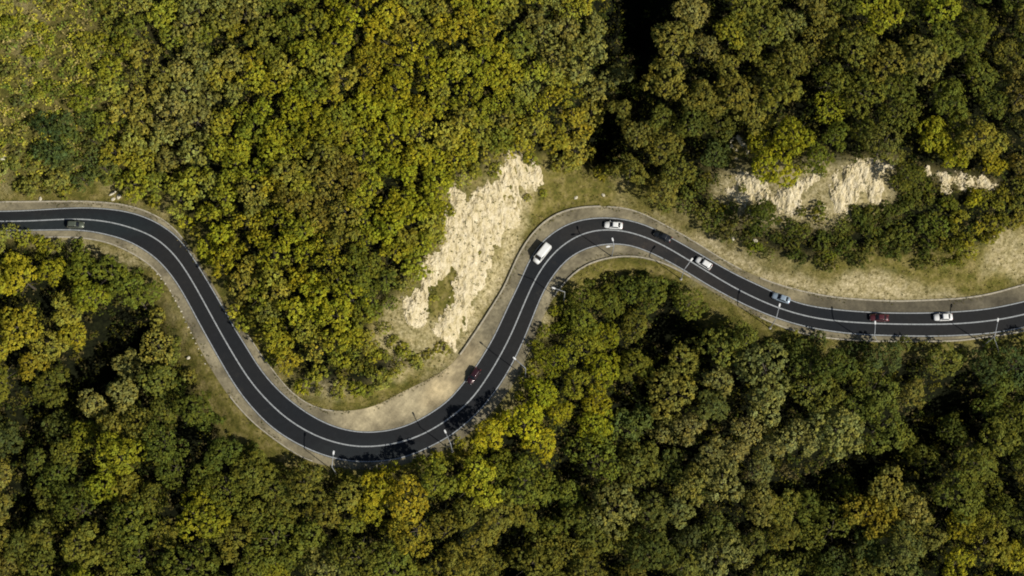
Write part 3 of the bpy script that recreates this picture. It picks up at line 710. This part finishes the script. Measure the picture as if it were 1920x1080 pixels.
def pick_colour(px, py, rnd):
    best, bd = None, 1e9
    for x, y, r, c_ in SPOTS:
        d = math.hypot(px-x, py-y)/r
        if d < bd: bd, best = d, c_
    if bd < 1.05 and rnd.random() < .8: return PAL if best == OLI and py < 700 and px < 1130 else best  # hill olive goes brighter, painting in the sunlit slope
    if py < 700 and px < 1130 and py < 760: pool = [LIM]*6 + [PAL]*6 + [YEL]*3 + [GRN]*2 + [TAN]*2 + [BRN]*1
    elif px > 1100 and py < 520: pool = [OLI]*3 + [GRN]*4 + [LIM]*1 + [DRK]*3 + [TAN] + [BRN]*2
    elif px > 1150: pool = [OLI]*3 + [GRN]*4 + [DRK]*3 + [TAN]*2 + [TEA] + [BRN]
    else: pool = [OLI]*4 + [GRN]*4 + [LIM]*2 + [DRK]*2 + [TAN]*1 + [BRN]
    return rnd.choice(pool)
def gain(px, py):
    """foliage gain, the same over the whole picture"""
    return 1.0  # even gain; the sunlit hill's brightness is put into the colour pools
SC_PX = [np.array([project((p[0], p[1], hz(p[0], p[1]))) for p in P]) for P in [SCAR1] + SCAR2]
LOWBELT = np.array([(1240,330),(1340,330),(1345,380),(1460,425),(1560,425),(1680,330),(1760,358),(1880,360),(1960,330),(1960,450),(1850,480),(1700,500),(1540,505),(1440,500),(1340,440)], float)
CORNER = np.array([(-120,-120),(200,-120),(215,30),(180,140),(120,190),(70,215),(70,330),(0,355),(-120,355)], float)
LOWN = np.array([(540,700),(640,660),(745,650),(850,630),(850,690),(745,730),(640,760),(560,745)], float)
LAMP_PX = [(628,868),(630,885),(845,838),(978,682),(984,702),(1050,548),(1056,564),(1277,520),(1448,605),(1628,636),(1641,620),(1850,640),(1870,622),(1665,638),(1905,640)]
pts = np.random.RandomState(4)
def d_in(px, py, P): return float(sdf(np.array([px]), np.array([py]), P)[0])
trees, shrubs = [], []
cand = pts.rand(26000, 2) * [2140, 1330] - [110, 110]
dN = sdf(cand[:, 0], cand[:, 1], N_POLY); dS = sdf(cand[:, 0], cand[:, 1], S_POLY)
dSc = np.full(len(cand), -1e9)
for P in SC_PX: dSc = np.maximum(dSc, sdf(cand[:, 0], cand[:, 1], P))
dLB = np.maximum(np.maximum(sdf(cand[:, 0], cand[:, 1], LOWBELT), sdf(cand[:, 0], cand[:, 1], CORNER)), sdf(cand[:, 0], cand[:, 1], LOWN))
acc = np.zeros((0, 3))
for k, (x, y) in enumerate(cand):
    nz = dN[k] > 0; hillz = nz and x < 1135
    if not nz and dS[k] <= 0: continue
    if dLB[k] > -6 or any(math.hypot(x-a, y-b_) < r for a, b_, r in PITS): continue
    kd = "hill" if hillz else "broad"
    rp = 25 if hillz else (39 if nz else 40)
    s_ = pts.uniform(.82, 1.2) if hillz else pts.uniform(.70, 1.28)
    rp *= s_
    if any(math.hypot(x-a, y-b_) < r_ + rp*.42 for a, b_, r_ in PITS): continue
    if any(math.hypot(x-a, y-b_) < rp*.85 for a, b_ in LAMP_PX): continue
    if max(dN[k], dS[k]*(1.45 if (x > 600 or x < 130) else 1)) < rp*.86 or dSc[k] > -rp*.9: continue
    if len(acc) and np.any(np.hypot(acc[:, 0]-x, acc[:, 1]-y) < (acc[:, 2]+rp)*(.66 if hillz else .68)): continue
    acc = np.vstack([acc, (x, y, rp)]); trees.append((x, y, kd, s_))
    if len(trees) > 1000: break
acc2 = acc.copy()
for k, (x, y) in enumerate(cand[::-1]):
    q = len(cand)-1-k
    m_ = max(dN[q], dS[q])
    rp = 13 * pts.uniform(.75, 1.35)
    low = dLB[q] > 0
    if x < 200 and y < 350 and pts.rand() < .6: continue
    near = -2 < m_ < 34
    if m_ < 2 or not (low or near) or dSc[q] > -8: continue
    if np.any(np.hypot(acc2[:, 0]-x, acc2[:, 1]-y) < np.where(acc2[:, 2] > 20, acc2[:, 2]*.62 + rp*.7, (acc2[:, 2]+rp)*.70)): continue
    acc2 = np.vstack([acc2, (x, y, rp)]); shrubs.append((x, y, rp/13))
    if len(shrubs) >= 295: break
print("trees", len(trees), "hill", sum(t[2] == "hill" for t in trees), "shrubs", len(shrubs))

for q in [(1446,392,.9),(1432,402,.8),(1500,398,.8),(1536,385,.9),(1530,402,1.1),(1448,335,.8),(1505,318,.9),(1540,322,.7),(1390,356,.7),(1412,396,1.0),(1372,395,1.0),(1630,396,1.2),(1610,408,1.1),(1690,345,1.0),(1712,360,1.1),(1735,345,.9),(1700,385,1.2),(1660,402,1.0),(1350,395,.9),(1575,425,1.0),(760,655,1.1),(735,640,.9),(720,618,.9),(775,675,1.0),(700,668,1.0),(812,560,.7),(990,372,.6),(1020,362,.6)]: shrubs.append(q)
WORDS = "zero one two three four five six seven eight nine ten eleven twelve thirteen fourteen fifteen sixteen seventeen eighteen nineteen twenty".split()
MARKS = [(1150,420,"the bend's white car"),(1017,474,"the white van"),(1240,441,"the black car"),(1463,558,"the blue car"),(1645,594,"the red car"),
 (1766,593,"the rightmost white car"),(885,705,"the maroon car"),(142,421,"the grey green car"),(625,870,"the lowest lamp post"),(840,828,"the second lowest lamp"),
 (955,300,"the tall scar's tip"),(1664,300,"the broad scar's tip"),(765,585,"the tall scar's toe"),(212,365,"the white stones"),
 (0,0,"top left corner"),(1920,0,"top right corner"),(0,1080,"bottom left corner"),(1920,1080,"bottom right corner"),
 (480,0,"top edge's first quarter"),(960,0,"top edge's middle"),(1440,0,"top edge's third quarter"),(480,1080,"bottom edge's first quarter"),
 (960,1080,"bottom edge's middle"),(1440,1080,"bottom edge's third quarter"),(0,720,"left edge's lower third"),(1920,800,"right edge's lower quarter"),
 (215,632,"the left dark hollow"),(1270,600,"the middle dark hollow")]
def desc(x, y, m_):
    d = math.hypot(x-m_[0], y-m_[1]) / 34.0; a = math.degrees(math.atan2(x-m_[0], m_[1]-y)) % 360
    return max(1, round(d)), (round(a/30) % 12) or 12
def size_word(s_, kd):
    return ("small" if s_ < .93 else "large" if s_ > 1.08 else "mid sized")
def label_all(items, noun):
    """items: (x, y, colour, size). the label names the nearest mark for which only this item fits"""
    out = []
    tab = [[desc(x, y, m_) for m_ in MARKS] for x, y, _, _ in items]
    for i, (x, y, c_, sz) in enumerate(items):
        order = sorted(range(len(MARKS)), key=lambda q: math.hypot(x-MARKS[q][0], y-MARKS[q][1]))
        lab = None
        for use_size in (False, True):
            for q in order[:14]:
                if tab[i][q][0] > 20: continue
                same = [j for j in range(len(items)) if tab[j][q] == tab[i][q] and items[j][2] == c_ and (not use_size or items[j][3] == sz)]
                if len(same) == 1:
                    n_, k_ = tab[i][q]
                    lab = f"{sz+' ' if use_size else ''}{c_} {noun}, {WORDS[n_]} car length{'s' if n_ > 1 else ''} from {MARKS[q][2]} at {WORDS[k_]} o'clock"; break
            if lab: break
        if not lab:
            n_, k_ = tab[i][order[0]]; lab = f"{sz} {c_} {noun}, {WORDS[min(20, n_)]} car lengths from {MARKS[order[0]][2]} at {WORDS[k_]} o'clock"
        out.append(lab)
    return out
rc = random.Random(77)
titems = [(x, y, pick_colour(x, y, rc), size_word(s_, kd)) for x, y, kd, s_ in trees]
tl = label_all(titems, "tree")
PT = np.array([(t[0], t[1]) for t in titems]); PC = np.array([COL[t[2]] for t in titems])
def plant(x, y, kd, s_, cname, label, name, group, cat):
    Rr, h, L_ = KINDS[kd]; cm, tm = L_[rc.randrange(len(L_))]
    hs = s_ * rc.uniform(.85, 1.2)
    if kd == "broad":       # valley trees beside the road, stretched taller so their shadows reach it
        e = abs(float(sdf(np.array([x]), np.array([y]), S_POLY)[0]))
        if e < 70 and (620 < x < 1010 or x < 120): hs *= 1.5
    ab = (h + Rr*.5) * hs if kd != "shrub" else .6
    gx, gy, gz = ground_at(x, y, ab)
    root = empty(name, (gx, gy, gz), 0); tag(root, label, cat, group)
    t = link(bpy.data.objects.new("trunk", tm), root); t.scale = (s_, s_, hs); t.rotation_euler = (0, 0, rc.uniform(0, 6.28))
    c_ = link(bpy.data.objects.new("crown", cm), root); c_.location = (0, 0, h*hs); c_.scale = (s_, s_, s_*rc.uniform(.9, 1.2)); c_.rotation_euler = (rc.uniform(-.1, .1), rc.uniform(-.1, .1), rc.uniform(0, 6.28))
    wgt = np.exp(-((PT[:, 0]-x)**2 + (PT[:, 1]-y)**2) / 65**2); avg = (PC * wgt[:, None]).sum(0) / wgt.sum()
    b = np.array(COL[cname]) * .4 + avg * .6; v = rc.uniform(.82, 1.18)
    c_.color = (b[0]*v*rc.uniform(.92, 1.08), b[1]*v, b[2]*v, 1)
def shown(t):
    out = max(0, -t[0], t[0]-1920, -t[1], t[1]-1080) / 40.0      # how far outside the frame
    return -out*3 + t[3]*(5.2 if t[2] == "broad" else 3.35)/4
keep_ids = set()
for kd_ in ("hill", "broad"):
    ids = sorted((i for i, t in enumerate(trees) if t[2] == kd_), key=lambda i: -shown(trees[i]))
    keep_ids |= set(ids[:300]); print(kd_, len(ids))
mass = []
for n_i, ((x, y, kd, s_), it, lab) in enumerate(zip(trees, titems, tl)):
    if n_i not in keep_ids:
        if max(-x, x-1920, -y, y-1080) < 75: mass.append((x, y, kd, s_, it[2]))
        continue
    g = ("bushy trees on the sunny hillside left of the gully" if kd == "hill" else "broadleaf trees on the hillside right of the gully" if y < 520 and x > 1100 else "tall broadleaf trees in the valley below the road")
    plant(x, y, kd, s_, it[2], lab, "broadleaf_tree" if kd == "broad" else "bushy_tree", g, "tree")
MV, MC = [], []
for x, y, kd, s_, cname in mass:
    Rr, h, L_ = KINDS[kd]; cm, tm = L_[rc.randrange(len(L_))]
    gx, gy, gz = ground_at(x, y, (h + Rr*.5)*s_)
    n_v = len(cm.vertices); V = np.empty(n_v*3, np.float32); cm.vertices.foreach_get("co", V); V = V.reshape(-1, 3) * s_
    C4 = np.empty(n_v*4, np.float32); cm.color_attributes["clump"].data.foreach_get("color", C4)
    a = rc.uniform(0, 6.28); V = np.stack([V[:, 0]*math.cos(a)-V[:, 1]*math.sin(a), V[:, 0]*math.sin(a)+V[:, 1]*math.cos(a), V[:, 2]], 1)
    wgt = np.exp(-((PT[:, 0]-x)**2 + (PT[:, 1]-y)**2) / 65**2); avg = (PC * wgt[:, None]).sum(0) / wgt.sum()
    MV.append(V + np.array([gx, gy, gz + h*s_])); MC.append(C4.reshape(-1, 4)[:, :3] * (np.array(COL[cname])*.4 + avg*.6) * rc.uniform(.85, 1.15))
if MV:
    MV, MC = np.vstack(MV), np.vstack(MC)
    o = link(bpy.data.objects.new("forest", np_mesh("forest", MV, np.arange(len(MV)).reshape(-1, 4), m_leaf, MC))); o.color = (1, 1, 1, 1)
    tag(o, "the smaller broadleaf crowns filling the forest and its outer edge", "forest", kind="stuff")
print("mass", len(mass))
sitems = [(x, y, rc.choice([GRN]*4 + [DRK]*2 + [OLI]*3 + [BRN] + [LIM]*2) if rc.random() < .5 else pick_colour(x, y, rc), size_word(s_, "shrub")) for x, y, s_ in shrubs]
sitems = [(x, y, rc.choice([LIM, PAL, PAL, TAN, LIM, OLI]) if (x < 210 and y < 345) else c_, z_) for x, y, c_, z_ in sitems]
sl = label_all(sitems, "shrub")
for (x, y, s_), it, lab in zip(shrubs, sitems, sl): plant(x, y, "shrub", s_, it[2], lab, "shrub", "shrubs along the forest edges", "shrub")

# ---------------------------------------------------------------- undergrowth and grass (nobody could count them)
rs = np.random.RandomState(8)
X = rs.uniform(-148, 148, 60000); Y = rs.uniform(-96, 116, 60000)
i = np.clip(np.searchsorted(GX, X)-1, 0, len(GX)-2); j = np.clip(np.searchsorted(GY, Y)-1, 0, len(GY)-2)
fw, off, dw = floor_w[j, i], OFF[j, i], dirt_w[j, i]
Zp = ZZ[j, i]
nosc = np.ones(len(X), bool)
for P in [SCAR1] + SCAR2: nosc &= ~inside(X, Y, P)
k1 = np.where((off > 2.5) & (rs.rand(len(X)) < fw*.62) & nosc)[0]
pk = np.ones(len(k1), bool)
for a_, b_, r_ in PITW: pk &= np.hypot(X[k1]-a_, Y[k1]-b_ ) > r_*.6
k1 = k1[pk]
k1 = np.r_[k1, np.where((off > 3) & (open_tl[j, i] > .3) & (Y > 10) & (rs.rand(len(X)) < .5))[0]]
C_ = np.stack([X[k1], Y[k1], Zp[k1] + rs.uniform(.2, 1.5, len(k1))], 1); Nn = np.tile([0, 0, 1.], (len(C_), 1))
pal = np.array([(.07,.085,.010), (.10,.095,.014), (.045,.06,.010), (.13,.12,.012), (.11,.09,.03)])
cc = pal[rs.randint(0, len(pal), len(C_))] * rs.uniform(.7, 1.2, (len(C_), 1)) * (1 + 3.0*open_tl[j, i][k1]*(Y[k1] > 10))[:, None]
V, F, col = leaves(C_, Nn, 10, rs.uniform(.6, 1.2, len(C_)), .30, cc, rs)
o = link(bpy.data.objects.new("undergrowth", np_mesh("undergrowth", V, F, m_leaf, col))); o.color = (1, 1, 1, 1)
tag(o, "low leafy undergrowth covering the forest floor between the trees", "undergrowth", kind="stuff")
kr = np.where(~nosc & (rs.rand(len(X)) < .30))[0]
k2 = np.where((off > .8) & (fw < .8) & (Y > -60) & nosc & (rs.rand(len(X)) < .85*(1-.8*dw)))[0]
k2 = np.r_[k2, kr]; C_ = np.stack([X[k2], Y[k2], Zp[k2] + np.r_[np.full(len(k2)-len(kr), .08), np.full(len(kr), .75)]], 1); Nn = np.tile([0, 0, 1.], (len(C_), 1))
pal = np.array([(.12,.11,.024), (.165,.135,.045), (.08,.085,.014), (.20,.165,.075), (.055,.07,.012)])
cc = pal[rs.randint(0, len(pal), len(C_))] * rs.uniform(.8, 1.3, (len(C_), 1))
V, F, col = leaves(C_, Nn, 7, rs.uniform(.2, .45, len(C_)), .15, cc, rs)
o = link(bpy.data.objects.new("grass_tufts", np_mesh("grass_tufts", V, F, m_leaf, col))); o.color = (1, 1, 1, 1)
tag(o, "dry olive and straw coloured grass tufts on the open banks", "grass", kind="stuff")
ev = []
for P, sg in ((U, -1), (L, 1)):
    Q = resample(P, .35); N2 = offset(Q, 1) - Q
    t = rs.normal(size=(len(Q), 1))*.55 + .15
    keepq = fbm(Q[:, 0], Q[:, 1], 6, 77, 3) > -.05
    ev.append((Q - N2*t*sg*-1)[keepq])
ev = np.vstack(ev); ev = ev[(np.abs(ev[:, 0]) < 140)]
C_ = np.c_[ev, np.full(len(ev), .12)]; cc = pal[rs.randint(0, len(pal), len(C_))] * rs.uniform(.7, 1.2, (len(C_), 1))
V, F, col = leaves(C_, np.tile([0, 0, 1.], (len(C_), 1)), 5, rs.uniform(.12, .38, len(C_)), .13, cc, rs)
o = link(bpy.data.objects.new("roadside_weeds", np_mesh("roadside_weeds", V, F, m_leaf, col))); o.color = (1, 1, 1, 1)
tag(o, "low weeds creeping over the kerb walls and shoulder edges", "weeds", kind="stuff")
print("under", len(k1), "grass", len(k2))
